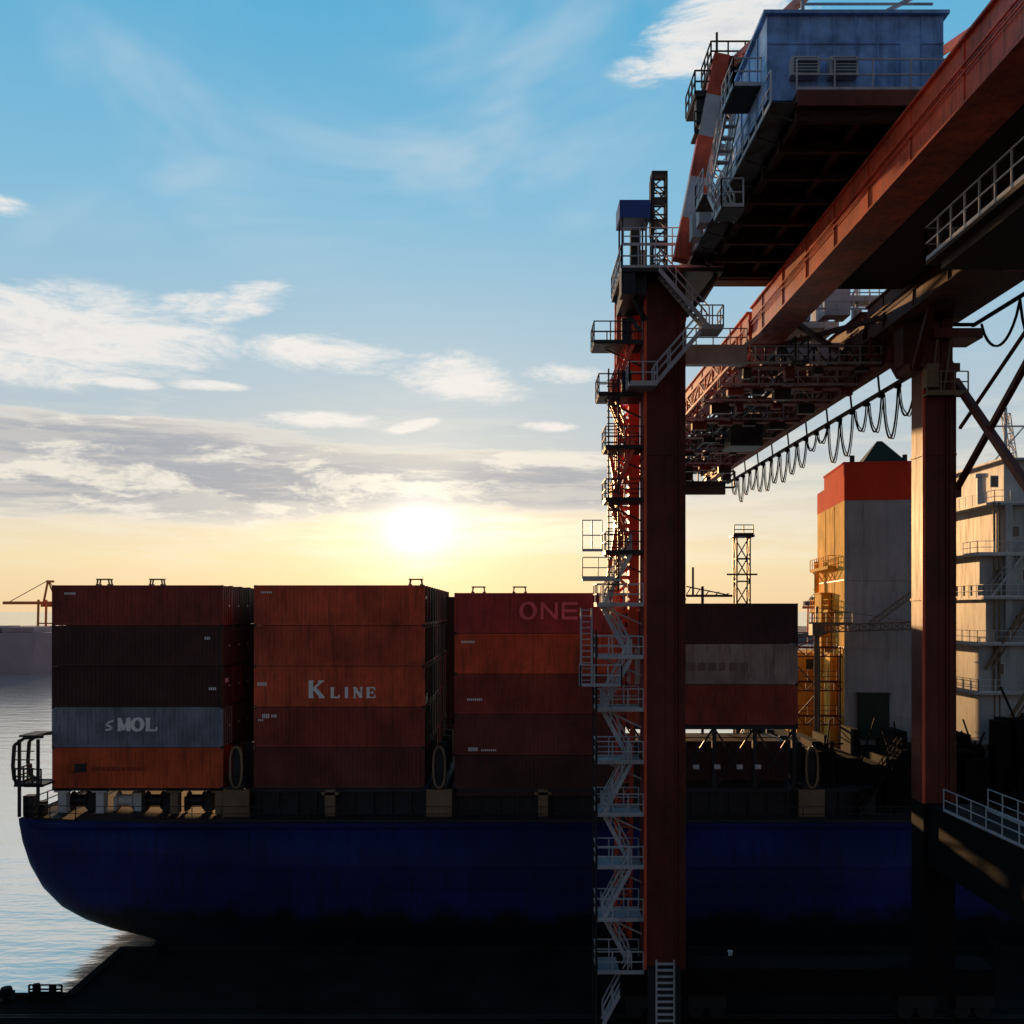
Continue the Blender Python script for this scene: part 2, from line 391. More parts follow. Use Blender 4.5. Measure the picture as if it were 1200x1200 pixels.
for x in(-12.9,2.2):
    mb=MB(); mb.box(x-.35,x+.35,72.5,72.98,9.4,11.25); mb.box(x-.6,x+.6,72.5,72.95,10.9,11.1)
    part('support_bracket',mb,M['tan'],ship)
mb=MB(); mb.box(8.3,20.4,73.0,84,15.5,15.78)
for x in(8.5,11.4,14.3,17.2,20.0): mb.box(x,x+.3,73.1,73.5,11.28,15.5)
for x in(8.8,11.7,14.6,17.5): mb.beam((x,73.3,11.4),(x+2.6,73.3,15.4),.12); mb.beam((x,73.5,15.4),(x+2.6,73.5,11.4),.12)
part('container_platform',mb,M['darksteel'],ship)
for x in(12.9,14.4,16.0,17.3):
    mb=MB(); mb.box(x,x+.4,72.75,73.0,12.7,13.0); mb.tube((x+.2,72.74,12.9),(x+.2,72.65,12.9),.13,10)
    part('deck_light',mb,M['white'],ship)
mb=MB(); mb.lattice((19.3,86,9.4),(19.3,86,30.2),1.1,11,.14); mb.box(18.4,20.2,85.2,86.8,30.1,30.3); mb.beam((18,86,27),(20.6,86,27),.14); mb.rail([(18.5,85.3,30.3),(20.1,85.3,30.3)],.8,.8,.08)
part('lattice_mast',mb,M['darksteel'],ship)
mb=MB(); mb.tube((16,86,9.4),(16,86,26),.12); mb.beam((14.6,86,25.2),(18.5,86,25.2),.2); mb.beam((14.6,86,26),(18.5,86,25.2),.1)
mb.tube((15.2,86,25.2),(15.2,86,27.6),.09)
for k in range(5): mb.beam((14.6+k*.8,86,25.2),(15+k*.8,86,25.9-k*.12),.08)
part('signal_mast',mb,M['darksteel'],ship)
fun=add('funnel',None,ship,loc=(26.95,83,9.4)); fun.rotation_euler=(0,0,math.radians(-7))
def fpart(n,mb,m,**k): return part(n,mb,m,fun,**k)
mb=MB(); mb.box(0,6.2,0,12.5,0,23.5,0); mb.box(-.012,0,0,12.5,0,23.5,1)  # thin skin on the left face: sunlight painted into its colour
for z in(6,11.5,17): mb.box(-.05,6.25,-.05,12.55,z,z+.1,0)
for x in(1.5,3.4,5.1): mb.box(x,x+.05,-.03,0,0.1,23.4,0)
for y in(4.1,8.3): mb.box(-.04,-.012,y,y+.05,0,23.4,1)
fpart('casing',mb,[M['cream'],M['sunlit_gold']])
mb=MB(); mb.box(-.03,6.3,-.06,9,23.5,26.6); mb.box(-.1,6.4,-.12,9.1,26.45,26.6); mb.box(-.03,6.3,9,12.52,23.5,25.4)
fpart('funnel_band',mb,M['redtop'])
mb=MB(); i=len(mb.v); mb.v+=[(1.5,0.2,26.6),(4.9,0.2,26.6),(4.9,4,26.6),(1.5,4,26.6),(2.9,1.6,28.5),(3.3,1.6,28.5),(3.3,3,28.3),(2.9,3,28.3)]
for f in [(0,3,2,1),(4,5,6,7),(0,1,5,4),(1,2,6,5),(2,3,7,6),(3,0,4,7)]: mb.f.append(f); mb.m.append(0)
for x in(1.0,5.2): mb.tube((x,2,26.6),(x,2,27.4),.2,10)
fpart('funnel_cap',mb,M['green'])
for z in(18.2,14.5,9):
    mb=MB()
    mb.box(-.8,-.08,3,12,z-.12,z,0); mb.rail([(-.1,3,z),(-.75,3,z),(-.75,12,z)],1,1.1,.06)
    for y in(3.2,5,7,9,11): mb.beam((-.7,y,z-.1),(-.08,y,z-1.1),.08)
    fpart('side_platform',mb,M['sunlit_gold'])
mb=MB(); mb.box(-.9,-.08,5.4,8.5,0,16.0); mb.box(-1.0,-.08,5.3,8.6,16.0,16.12); mb.box(-.7,-.08,2.5,5.4,0,11); mb.tube((-.5,10,0),(-.5,10,19),.22,10); fpart('side_casing',mb,M['sunlit_gold'])
mb=MB(); mb.box(1.0,3.4,-.5,-.02,4.3,7.8); mb.box(.9,3.5,-.55,0,7.8,7.95)
fpart('locker',mb,M['green'])
mb=MB(); mb.box(0,4.2,0,8,0,10.8,0)
for z in(3,6,9): mb.box(-.06,4.25,-.06,8.05,z,z+.1)
for x in(.8,2.2): mb.box(x,x+.7,-.04,0,9.3,10.2,1)
for y in(1,2.6,4.2,5.8): mb.box(-.05,0,y,y+.5,7.2,8.2,1)
an=part('annex',mb,[M['sunlit_gold'],M['glass']],ship,loc=(25.6,92,9.4)); an.rotation_euler=(0,0,math.radians(-7))  # annex walls carry the evening sun in their colour
dh=add('deckhouse',None,ship,loc=(36.6,80,9.4))
mb=MB()
lev=[(0,4.4,0,-1.0),(4.4,8.2,0,0),(8.2,12,.0,.2),(12,15.6,.6,.4),(15.6,19,.2,.6),(19,23,1.6,.8),(23,26.6,2.4,1.2)]
for k,(a,b,x0,y0) in enumerate(lev):
    mb.box(x0,16,y0,20,a,b-.16,0); mb.box(x0-.5-(k%3)*.3,16.4,y0-.7,20.5,b-.16,b,0)
mb.box(4.5,6.2,-1.8,-.0,4.4,17,0); mb.box(2.0,2.5,.0,.2,12,23,0)
part('wall',mb,M['grey'],dh)
for (a,b,x0,y0) in lev[1:-1]: 
    mb=MB(); mb.rail([(x0-.45,9,b),(x0-.45,y0-.65,b),(16.3,y0-.65,b)],1.0,1.3,.045)
    part('railing',mb,M['white'],dh)
for n_,(a,b,x0,y0) in enumerate(lev[1:]):
    for x in ((1.4,3.6,7.5,10) if n_%2 else (2.9,7.2,9.3)):
        mb=MB(); mb.box(x,x+.5,y0-.05,y0-.005,a+1.4,a+2.2,1); mb.box(x-.07,x+.57,y0-.03,y0-.003,a+1.33,a+2.27,0)
        part('window',mb,[M['white'],M['glass']],dh)
for (a,b) in (((.3,-1.9,4.6),(3.8,-1.9,10.2)),((.2,-.4,10),(3.6,-.3,15.2))):
    mb=MB(); mb.beam(a,b,.22); mb.beam((a[0]+.5,a[1],a[2]),(b[0]+.5,b[1],b[2]),.12); part('diagonal_brace',mb,M['tan'],dh)
for x in(1.1,1.5,4.2):
    mb=MB(); mb.tube((x,.05,4.4),(x,.05,23),.09,8); part('pipe',mb,M['tan'],dh)
mb=MB(); a,b,x0,y0=lev[4]; mb.stair((.8,y0-.4,a),(3.4,y0-.4,b),.5,.05); part('stairs',mb,M['steel'],dh)
mb=MB(); mb.tube((3.4,3,26.6),(3.4,3,31),.13); mb.beam((2.2,3,29.5),(5.6,3,29.5),.13); mb.lattice((4.3,3.6,26.6),(3.4,3,30.5),.5,5,.08); mb.beam((2.4,3,26.6),(5.8,3,30.5),.1)
part('radar_mast',mb,M['white'],dh)
mb=MB(); mb.tube((1.0,2,23),(1.0,2,25.2),.35); mb.tube((1,2,25.2),(1,2,25.5),.5); part('ventilator',mb,M['white'],dh)
mb=MB()
for k in range(22):
    x=random.uniform(-1,9); y=random.uniform(-6,-2.2); h=random.uniform(1,6.5); mb.box(x,x+random.uniform(.2,1.4),y,y+1,0,h)
for k in range(12): mb.beam((random.uniform(-1,8),-3,random.uniform(0,2)),(random.uniform(0,9),-3,random.uniform(4,9)),.12)
part('deck_fittings',mb,M['black'],dh)
mb=MB(); mb.tube((24.4,82,9.4),(24.4,82,22.0),.22,12); mb.box(23.9,24.9,81.5,82.5,22,22.9); mb.lattice((24.4,82,22.5),(31.2,79.5,22.8),.55,9,.1); mb.beam((24.4,82,24.2),(31,79.5,23.1),.05); mb.beam((24.4,82,22.6),(24.4,82,24.3),.2)
mb.lattice((28.2,80.5,22.9),(31,79.6,25.2),.4,5,.08); mb.rail([(23.6,81.4,22.9),(27,81.2,22.9)],.9,.7,.06)
part('provision_crane',mb,M['tan'],ship)
mb=MB(); 
for z in(14.6,17.4,20.2):
    mb.truss((22.6,84,z),(27.2,84,z),.7,6,.1); mb.rail([(22.6,83.8,z+.7),(26.6,83.8,z+.7)],.9,.8,.05)
for x in(22.7,25.2,26.9): mb.beam((x,84,9.4),(x,84,21),.14)
mb.beam((22.7,84,14.6),(25.2,84,17.4),.1); mb.beam((25.2,84,17.4),(22.7,84,20.2),.1); mb.beam((23.2,84,20.9),(26.4,84,22.4),.1)
part('service_scaffold',mb,M['crane_dark'],ship)
mb=MB()
for k in range(7):
    x=21.8+k*1.9; z=random.uniform(12.0,14.2); mb.box(x,x+1.7,74+random.uniform(0,2),90,9.4,z)
for x in(23,27.5,31.7,35): mb.tube((x,73.6,9.4),(x,73.6,14.6),.14); mb.beam((x-.6,73.6,14.4),(x+.8,73.6,14.4),.12)
for k in range(14):
    x=random.uniform(22,35); mb.box(x,x+random.uniform(.3,1.0),76,79,12,random.uniform(13.4,15.3)); mb.beam((x,75.5,12),(x+random.uniform(-1.5,1.5),75.5,random.uniform(14,16.5)),.1)
part('deck_machinery',mb,M['black'],ship)
mb=MB(); mb.stair((24.2,72.4,9.4),(27.4,72.4,14.0),.8); mb.box(27.4,33,72,73.4,13.9,14.02); mb.rail([(27.4,72,14.02),(33,72,14.02)],1,1.2,.05)
part('gangway',mb,M['black'],ship)

# ------------------------------------------------------------------ CONTAINERS
CL,CW,CH=12.19,2.44,2.88
colors={}
def cmat(c):
    k=tuple(c)
    if k not in colors: colors[k]=paint('container_paint',c,.55,.5,.6,.3,rnd=.16)
    return colors[k]
meshes={}
def body_mesh(c):
    k=tuple(c)
    if k in meshes: return meshes[k]
    mb=MB()
    for x in(0,CL-.16):
        for y in(0,CW-.16): mb.box(x,x+.16,y,y+.16,0.0,CH)
    for y in(0.004,CW-.104):
        mb.box(.16,CL-.16,y,y+.1,0.02,.18); mb.box(.16,CL-.16,y,y+.1,CH-.13,CH-.004)
    mb.box(.004,.1,.16,CW-.16,.02,.18); mb.box(.004,.1,.16,CW-.16,CH-.13,CH-.004)
    mb.box(.05,CL-.05,.08,CW-.08,.05,.15); mb.box(.1,CL-.1,.1,CW-.1,CH-.07,CH-.03)
    for x in(-.006,CL-.174):
        for y in(-.006,CW-.174):
            for z in(-.004,CH-.11): mb.box(x,x+.18,y,y+.18,z,z+.115,1)
    for side in(0,1):
        xs=[];x=.16;per=.278;n=int((CL-.32)/per); per=(CL-.32)/n
        for j in range(n):
            x0=.16+j*per
            xs+=[(x0,.015),(x0+per*.26,.015),(x0+per*.5,.055),(x0+per*.76,.055)]
        xs.append((CL-.16,.015))
        i=len(mb.v)
        for (xx,dp) in xs:
            y=dp if side==0 else CW-dp
            mb.v.append((xx,y,.17)); mb.v.append((xx,y,CH-.12))
        for j in range(len(xs)-1):
            a=i+2*j; f=(a,a+2,a+3,a+1); mb.f.append(f if side==0 else f[::-1]); mb.m.append(0)
    mb.box(.03,.06,.16,CW-.16,.17,CH-.12)
    meshes[k]=mb.mesh('shipping_container',[cmat(c),M['darksteel']]); return meshes[k]
dmeshes={}
def door_mesh(c):
    k=tuple(c)
    if k in dmeshes: return dmeshes[k]
    mb=MB()
    for y0 in(.17,CW/2+.01):
        mb.box(CL-.08,CL-.03,y0,y0+CW/2-.18,.17,CH-.13,0)
        for z in(.5,1.1,1.7,2.3): mb.box(CL-.03,CL-.018,y0+.05,y0+CW/2-.24,z,z+.3,0)
        for yy in(y0+.25,y0+.75): mb.tube((CL+.0,yy,.2),(CL+.0,yy,CH-.15),.022,6,1)
    mb.box(CL-.03,CL-.012,1.5,2.0,1.35,1.47,2)
    dmeshes[k]=mb.mesh('door',[cmat(c),M['darksteel'],M['letter']]); return dmeshes[k]
GRP='shipping containers stacked on the ship'
def container(x,y,z,c,label):
    o=add('shipping_container',body_mesh(c),loc=(x,y,z),label=label,cat='shipping container',group=GRP)
    add('door',door_mesh(c),o)
    return o
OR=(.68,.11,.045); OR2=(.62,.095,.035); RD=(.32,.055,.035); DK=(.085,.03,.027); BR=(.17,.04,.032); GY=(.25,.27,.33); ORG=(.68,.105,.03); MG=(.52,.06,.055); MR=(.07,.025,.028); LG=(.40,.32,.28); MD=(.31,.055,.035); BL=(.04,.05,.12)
names={OR:'orange-red',OR2:'rusty orange',RD:'brick red',DK:'dark brown',BR:'reddish brown',GY:'pale grey',ORG:'bright orange',MG:'magenta red',MR:'dark maroon',LG:'pale beige',MD:'deep red',BL:'navy blue'}
bays=[(-32.8,11.3,[RD,DK,DK,GY,ORG],5),(-18.4,11.3,[OR,OR,OR,MD,BR],11),(-4.1,10.75,[MG,OR2,MD,BR,DK],4),(8.2,15.8,[MR,LG,MD],3)]  # second bay's upper reds brightened: sun flare put into the container colour
outer={}
pool=[RD,DK,BR,OR,MD,MR,OR2]
for bi,(x,zb,cs,nr) in enumerate(bays):
    nt=len(cs)
    for t in range(nt):
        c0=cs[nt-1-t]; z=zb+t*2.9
        for r in range(nr):
            c=c0 if r==0 else random.choice(pool)
            if bi==0 and r: c=random.choice([DK,BR,MR,DK])  # darker inner rows: unlit container ends put into the colour
            pos=('on the top tier' if t==nt-1 else ('on the lowest tier' if t==0 else 'in the middle of the stack'))
            lab=names[c]+' corrugated steel container '+pos
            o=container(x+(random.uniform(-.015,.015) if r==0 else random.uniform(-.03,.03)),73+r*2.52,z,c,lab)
            if r==0: outer[(bi,nt-1-t)]=o
for r in range(2):
    container(8.2,75.6+r*2.52,11.45,DK,'dark brown corrugated container beneath the raised platform')

def strokes(lst,ox,oz,w,h,t,y,mb,mi=0):
    for k,(a,b,c,d,tt) in enumerate(lst):
        yy=y-.002*k
        mb.beam((ox+a*w,yy,oz+b*h),(ox+c*w,yy,oz+d*h),t*tt,.012,mi,up=(0,1,0)) 
G={
'K':[(.15,0,.15,1,1.3),(.0,.03,.34,.03,.5),(.0,.97,.34,.97,.5),(.2,.42,.85,.97,.7),(.38,.55,.9,.03,1.2),(.62,.97,1,.97,.5),(.66,.03,1.05,.03,.5)],
'L':[(.22,0,.22,1,1.2),(.02,.97,.42,.97,.5),(.02,.04,.95,.04,.6),(.93,.0,.93,.3,.5)],
'I':[(.5,0,.5,1,1.2),(.25,.97,.75,.97,.5),(.25,.03,.75,.03,.5)],
'N':[(.16,0,.16,1,.6),(.86,0,.86,1,.6),(.14,.98,.86,.02,1.2),(.0,.97,.25,.97,.5),(.7,.97,1,.97,.5),(.0,.03,.32,.03,.5)],
'E':[(.22,0,.22,1,1.2),(.02,.97,.9,.97,.5),(.02,.03,.92,.03,.5),(.2,.5,.7,.5,.5),(.9,.72,.9,1,.5),(.93,0,.93,.3,.5),(.7,.36,.7,.64,.45)],
'M':[(.12,0,.12,1,.8),(.88,0,.88,1,1.3),(.12,.98,.5,.06,1.2),(.5,.06,.88,.98,.6),(.0,.97,.2,.97,.5),(.8,.97,1.02,.97,.5),(.0,.03,.28,.03,.5),(.72,.03,1.04,.03,.5)],
'O':[], 'n':[(.08,0,.08,1,1),(.92,0,.92,1,1),(.08,.95,.92,.05,1)],'e':[(.08,0,.08,1,1),(.04,.93,.95,.93,1),(.04,.5,.9,.5,1),(.04,.07,.95,.07,1)]}
for k in range(16):
    a=2*math.pi*k/16; b=2*math.pi*(k+1.15)/16
    G['O'].append((.5+.42*math.cos(a),.5+.47*math.sin(a),.5+.42*math.cos(b),.5+.47*math.sin(b),.7+.6*abs(math.cos(a))))
def word(parent,txt,x,z,w,h,t,mat,sp,name='lettering',first=None,gap=0):
    mb=MB(); px=x
    for i,ch in enumerate(txt):
        ww,hh=(first if (i==0 and first) else (w,h))
        if ch in 'Ii': ww*=.7
        strokes(G[ch],px,z,ww,hh,t*(1.3 if (i==0 and first) else 1),-.012,mb); px+=ww+sp+(gap if i==0 else 0)
    return part(name,mb,mat,parent)
c=outer[(1,2)]; x0,z0=c.location.x,c.location.z
word(c,'KLINE',-14.5-x0,17.75-z0,.68,.74,.19,M['letter'],.24,first=(1.1,1.22),gap=.2)
c=outer[(0,3)]; x0,z0=c.location.x,c.location.z
word(c,'MOL',-28.1-x0,15.4-z0,.86,.9,.24,M['letter'],.12)
mb=MB(); ex=-29.05-x0; ez=15.4-z0
mb.path([(ex+.65,-.014,ez+.72),(ex+.3,-.014,ez+.6),(ex+.15,-.014,ez+.42),(ex+.45,-.014,ez+.3),(ex+.58,-.014,ez+.14),(ex+.1,-.014,ez+.05)],.13)
part('emblem',mb,M['letter'],c)
c=outer[(2,0)]; x0,z0=c.location.x,c.location.z
word(c,'One',.55-x0,23.35-z0,1.2,1.2,.22,M['pink'],.3)
c=outer[(0,4)]
mb=MB(); mb.box(1.6,2.45,-.012,.0,1.15,1.75); mb.beam((1.55,-.016,1.1),(2.0,-.016,1.5),.12,.012,up=(0,1,0)); mb.beam((2.05,-.018,1.4),(2.5,-.018,1.8),.12,.012,up=(0,1,0))
part('emblem',mb,M['darksteel'],c)
mb=MB()
for k in range(11): mb.box(2.8+k*.36,2.8+k*.36+.24,-.012,-.002,1.25,1.5); 
part('faded_marking',mb,M['dullred'],c)
def marks(key,lst,mat='letter'):
    c=outer[key]; mb=MB()
    for (x,z,n,h) in lst:
        for k in range(n): mb.box(x+k*.14,x+k*.14+.09,-.012,-.002,z,z+h)
    part('id_marking',mb,M[mat],c)
marks((1,2),[(.25,1.5,5,.26)]); marks((1,3),[(.6,2.1,4,.3),(1.25,2.15,3,.2),(.3,1.9,3,.12)]); marks((0,0),[(.9,2.2,6,.16)]); marks((0,1),[(10.9,1.9,3,.2)])
marks((0,2),[(11.2,1.2,4,.2)]); marks((2,3),[(1.0,.3,5,.26),(1.9,.3,8,.12)]); marks((2,1),[(.5,2.2,7,.16)]); marks((1,0),[(.5,2.3,6,.14)])
marks((2,2),[(.9,1.0,8,.15)])
for key,lst in (((1,2),((.3,.2,.5),(1.0,.3,.6))),((1,0),((.4,1.9,.2),)),((0,2),((.5,1.7,.3),))):
    c=outer[key]; mb=MB()
    for (y,z,h) in lst:
        for k in range(3): mb.box(CL+.03,CL+.04,y+k*.28,y+k*.28+.2,z,z+h)
    part('id_marking',mb,M['letter'],c)
c=outer[(3,1)]; mb=MB()
for k,ww in enumerate([.5,.45,.5,.5,.4,.5,.5]): mb.box(3.6+k*.75,3.6+k*.75+ww,-.012,-.002,1.0,1.55); mb.box(3.6+k*.75+.12,3.6+k*.75+ww-.12,-.016,-.012,1.0,1.3)
part('faded_marking',mb,M['dull'],c)
def frame_obj(x,y,z,s=1.0):
    mb=MB()
    for sx in(-.45,.45): mb.beam((sx,0,0),(sx*.85,0,.42),.09); mb.beam((sx,.5,0),(sx*.85,.5,.42),.09)
    mb.beam((-.5,0,.42),(.5,0,.42),.09); mb.beam((-.5,.5,.42),(.5,.5,.42),.09); mb.box(-.52,-.3,-.05,.55,0,.08); mb.box(.3,.52,-.05,.55,0,.08)
    o=add('lashing_frame',mb.mesh('lashing_frame',[M['tan']]),loc=(x,y,z),label='small steel lashing frame standing on a container roof',cat='lashing frame',group='lashing frames on the container roofs')
for x,z in((-29.3,25.79),(-25.5,25.79),(-6.9,25.79),(-2.4,25.24),(.55,25.24)): frame_obj(x,73.4,z)

# ------------------------------------------------------------------ QUAY CRANE
cr_=add('gantry_crane',None,loc=(0,0,0),label='tall dark red ship-to-shore gantry crane on the quay',cat='crane')
def cp(n,mb,m,**k): return part(n,mb,m,cr_,**k)
def leg(x0,x1,y0,y1,z0,z1,zs=None):
    mb=MB()
    if zs: mb.box(x0,x1,y0,y1,zs,z1,0); mb.box(x0,x1,y0,y1,z0,zs,1)  # black lower section: the leg's fade into shade painted on
    else: mb.box(x0,x1,y0,y1,z0,z1)
    zz0=zs or z0
    for z in(9.5,17,24.5,32): 
        if zz0<z<z1: mb.box(x0-.05,x1+.05,y0-.05,y1+.05,z,z+.12)
    mb.box(x0-.08,x0+.07,y0-.06,y0,zz0,z1,2); mb.box(x1-.05,x1+.03,y0-.04,y0,zz0,z1)  # bright red left strip: sunlit edge painted into the colour
    mb.box((x0+x1)/2-.03,(x0+x1)/2+.03,y0-.025,y0,zz0,z1)
    mb.tube((x1-.45,y0-.08,zz0),(x1-.45,y0-.08,z1),.05,6); mb.tube((x1-.3,y0-.08,zz0),(x1-.3,y0-.08,z1),.035,6)
    z=zz0+1
    while z<z1: mb.box(x1-.6,x1-.15,y0-.05,y0-.005,z,z+.08); z+=2.6
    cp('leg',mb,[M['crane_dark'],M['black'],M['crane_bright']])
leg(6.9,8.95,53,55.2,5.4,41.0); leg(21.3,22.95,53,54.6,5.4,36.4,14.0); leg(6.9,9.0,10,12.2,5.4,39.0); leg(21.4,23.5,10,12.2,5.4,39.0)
mb=MB(); mb.box(20.6,23.2,53,54.6,36.4,36.8); mb.box(20.3,22.2,53.1,54.4,36.8,38.97); mb.beam((23,53.8,36.6),(21.7,53.8,39.2),.5); mb.beam((20.8,52.8,36.5),(20.6,50.2,39),.35); mb.beam((20.8,54.8,36.5),(20.6,57.2,39),.35)
mb.box(21.7,24.2,52.6,54.6,38.0,38.5); mb.box(21.6,23.6,46,56,39.2,40.9); mb.box(22.3,22.9,53.2,54.2,36.8,39.2)
cp('leg_head',mb,M['crane_dark'])
def girder(x0,x1,mat):
    mb=MB()
    for a,b in((8,57.6),(58.4,108)):
        mb.box(x0,x1,a,b,39.06,40.94); mb.box(x0-.14,x1+.14,a,b,38.98,39.06); mb.box(x0-.14,x1+.14,a,b,40.94,41.02)
        y=a+2
        while y<b:
            mb.box(x0-.05,x0,y,y+.08,39.07,40.93); mb.box(x1,x1+.05,y,y+.08,39.07,40.93); y+=4.1
        mb.beam(((x0-.1),a,40.2),((x0-.1),b,40.2),.07); mb.beam(((x0-.1),a,39.95),((x0-.1),b,39.95),.05)
    mb.tube((x0-.2,58,40),(x1+.2,58,40),.45,12)
    cp('girder',mb,mat)
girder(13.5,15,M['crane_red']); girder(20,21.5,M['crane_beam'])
for k,(y,z0,z1,m) in enumerate([(53.0,41.06,41.58,'crane_dark'),(62,39.3,40.2,'steel'),(69,39.3,40.2,'crane_dark'),(78,39.3,40.2,'crane_dark'),(87,39.3,40.2,'crane_dark'),(96,39.3,40.2,'crane_dark'),(107,38.6,40.6,'crane_dark')]):
    mb=MB()
    if k==0: mb.box(8.96,22.4,y,y+1.0,z0,z1)
    else: mb.box(15.16,19.84,y,y+.7,z0,z1); mb.box(15.16,19.84,y-.1,y+.8,z0-.07,z0)
    cp('cross_beam',mb,M[m])
mb=MB(); mb.box(8.96,12.6,54.9,55.5,37.2,38.1); mb.rail([(8.96,54.9,38.1),(12.6,54.9,38.1)],1,.9,.06); mb.beam((12.4,55.2,38.1),(13.6,55.2,39),.2); cp('cross_platform',mb,M['steel'])
mb=MB(); mb.box(9,21.4,11,12.5,36.9,38.9); cp('cross_beam',mb,M['crane_dark'])
mb=MB()
for a,b in((54.8,62),(62.7,69),(69.7,78),(78.7,87),(87.7,96),(96.7,107)):
    mb.beam((15,a,39.5),(20,b,39.5),.25); mb.beam((20,a,39.7),(15,b,39.7),.25)
cp('boom_bracing',mb,M['crane_dark'])
for nm,x,z,h,m in(('service_truss',15.5,37.6,1.3,'darksteel'),('service_truss',19.6,37.9,1.0,'crane_beam'),('service_truss',12.3,37.8,1.1,'crane_red')):
    mb=MB(); mb.truss((x,56,z),(x,106,z),h,22,.14); mb.truss((x+.7,56,z),(x+.7,106,z),h,22,.1)
    for k in range(17): mb.beam((x,56+k*3.1,z),(x+.7,56+k*3.1,z),.1); mb.beam((x+.3,56+k*3.1,z+h),(x+.3,56+k*3.1,39.05),.08)
    cp(nm,mb,M[m])
mb=MB(); mb.box(20.5,20.95,55.5,106,37.5,38.3); mb.box(20.4,21.05,55.5,106,37.44,37.5)
for k in range(13): mb.box(20.6,20.85,56+k*4,56.3+k*4,38.3,38.97)
cp('trolley_beam',mb,M['crane_beam'])
for n_,(y,z) in enumerate(((57,37.5),(61,37.2),(66,37.3),(73,37.4),(80,37.5),(87,37.4),(95,37.4))):
    mb=MB(); mb.truss((12.3,y,z),(20.4,y,z),1.2,9,.14,n_%2); mb.rail([(12.3,y-.4,z+.1),(20.4,y-.4,z+.1)],1.0,1.1,.06,2); mb.box(12.3,20.4,y-.5,y+.3,z-.08,z,1)
    x=12.8
    while x<19.8: mb.box(x,x+random.uniform(.4,1.2),y-.3,y+.2,z-random.uniform(.2,.8),z-.08,random.choice((0,0,1))); x+=random.uniform(1.3,2.4)
    cp('cross_walkway',mb,[M['darksteel'],M['crane_beam'],M['steel']])
mb=MB(); mb.box(12.2,22.8,107.8,110,38.6,38.75); mb.rail([(12.2,107.8,38.75),(12.2,110,38.75),(22.8,110,38.75),(22.8,107.8,38.75)],1.1,1.2,.09)
for x in(13,15.5,18,20.5,22): mb.box(x,x+1.1,108,109.4,37.7,38.6)
for x in(14,20.7): mb.tube((x,108.4,41),(x+.5,108.4,41),.8,14)
mb.truss((17,107.7,36.9),(23.4,107.7,36.9),1.7,5,.2); mb.box(18,22.5,107.9,108.4,36.2,37.6)
cp('tip_platform',mb,M['darksteel'])
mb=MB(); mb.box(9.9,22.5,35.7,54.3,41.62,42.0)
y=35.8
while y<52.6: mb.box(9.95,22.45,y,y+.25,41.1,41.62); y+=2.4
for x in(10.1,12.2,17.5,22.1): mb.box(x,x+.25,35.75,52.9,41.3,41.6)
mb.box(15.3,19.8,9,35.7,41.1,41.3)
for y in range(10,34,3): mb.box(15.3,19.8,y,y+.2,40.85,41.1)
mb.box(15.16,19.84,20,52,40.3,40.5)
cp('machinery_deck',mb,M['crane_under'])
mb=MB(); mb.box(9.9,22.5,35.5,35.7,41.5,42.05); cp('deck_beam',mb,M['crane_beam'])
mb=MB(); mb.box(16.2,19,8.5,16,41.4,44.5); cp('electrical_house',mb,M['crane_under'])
mb=MB(); mb.rail([(9.9,35.6,42.05),(16.5,35.6,42.05)],1.1,1.4,.05); cp('deck_railing',mb,M['steel'])
mh=cp('machinery_house',MB().box(9.0,15.25,36.2,41.5,42.02,45.0),M['house'])
mb=MB(); mb.box(8.85,15.4,36.0,41.7,45.0,45.12)
x=9.0
while x<15.2: mb.box(x,x+.05,36.16,36.2,42.02,45.0); x+=.78
for y in(37.5,38.8,40.1): mb.box(8.96,9.0,y,y+.06,42.02,45.0)
mb.box(9.0,15.25,36.15,36.2,44.0,44.06)
part('roof',mb,M['house'],mh)
mb=MB(); mb.beam((12.5,37,45.1),(15,37,46.4),.12); mb.beam((10.5,37,45.1),(10.5,37,46.0),.12); mb.beam((10.5,37,45.9),(15.2,37,45.9),.07)
part('roof_fitting',mb,M['steel'],mh)
for x in(9.75,11.1):
    mb=MB(); mb.box(x,x+1.0,35.75,36.15,42.7,43.35,0); mb.box(x+.1,x+.9,35.7,35.75,42.78,43.27,1)
    for k in range(4): mb.box(x+.1,x+.9,35.69,35.7,42.82+k*.11,42.85+k*.11,0)
    part('ventilation_unit',mb,[M['steel'],M['glass']],mh)
mb=MB(); mb.box(13.7,14.4,36.1,36.14,42.05,44.0,0); part('door',mb,M['house'],mh)
mb=MB(); mb.box(10,13.5,43,50,42.0,43.6); mb.tube((11.5,42.3,42.8),(13,42.3,42.8),.7,14); cp('hoist_housing',mb,M['house'])
for y in(42.3,43.8,45.6,47.5): 
    mb=MB(); h=random.uniform(0,.5); mb.box(9.3,9.85,y,y+.9,42.0,43.0+h); mb.box(9.26,9.89,y-.04,y+.94,43.0+h,43.06+h); cp('electrical_cabinet',mb,M['steel'])
mb=MB(); mb.box(9.0,9.88,35.5,53.0,41.57,41.62,1)
y=36
while y<53: mb.beam((9.9,y,41.2),(9.05,y,41.5),.06,m=1); y+=1.9
mb.rail([(9.0,35.6,41.62),(9.0,53,41.62)],1.15,1.1,.055); mb.rail([(9.85,42,41.62),(9.85,53,41.62)],1.15,1.3,.05)
mb.stair((8.6,41.0,39.6),(8.6,43.4,41.6),.6)
mb.box(8.1,9.0,39.6,41.0,39.55,39.6,1); mb.rail([(8.95,39.6,39.6),(8.1,39.6,39.6),(8.1,41.0,39.6)],1.1,.8,.05)
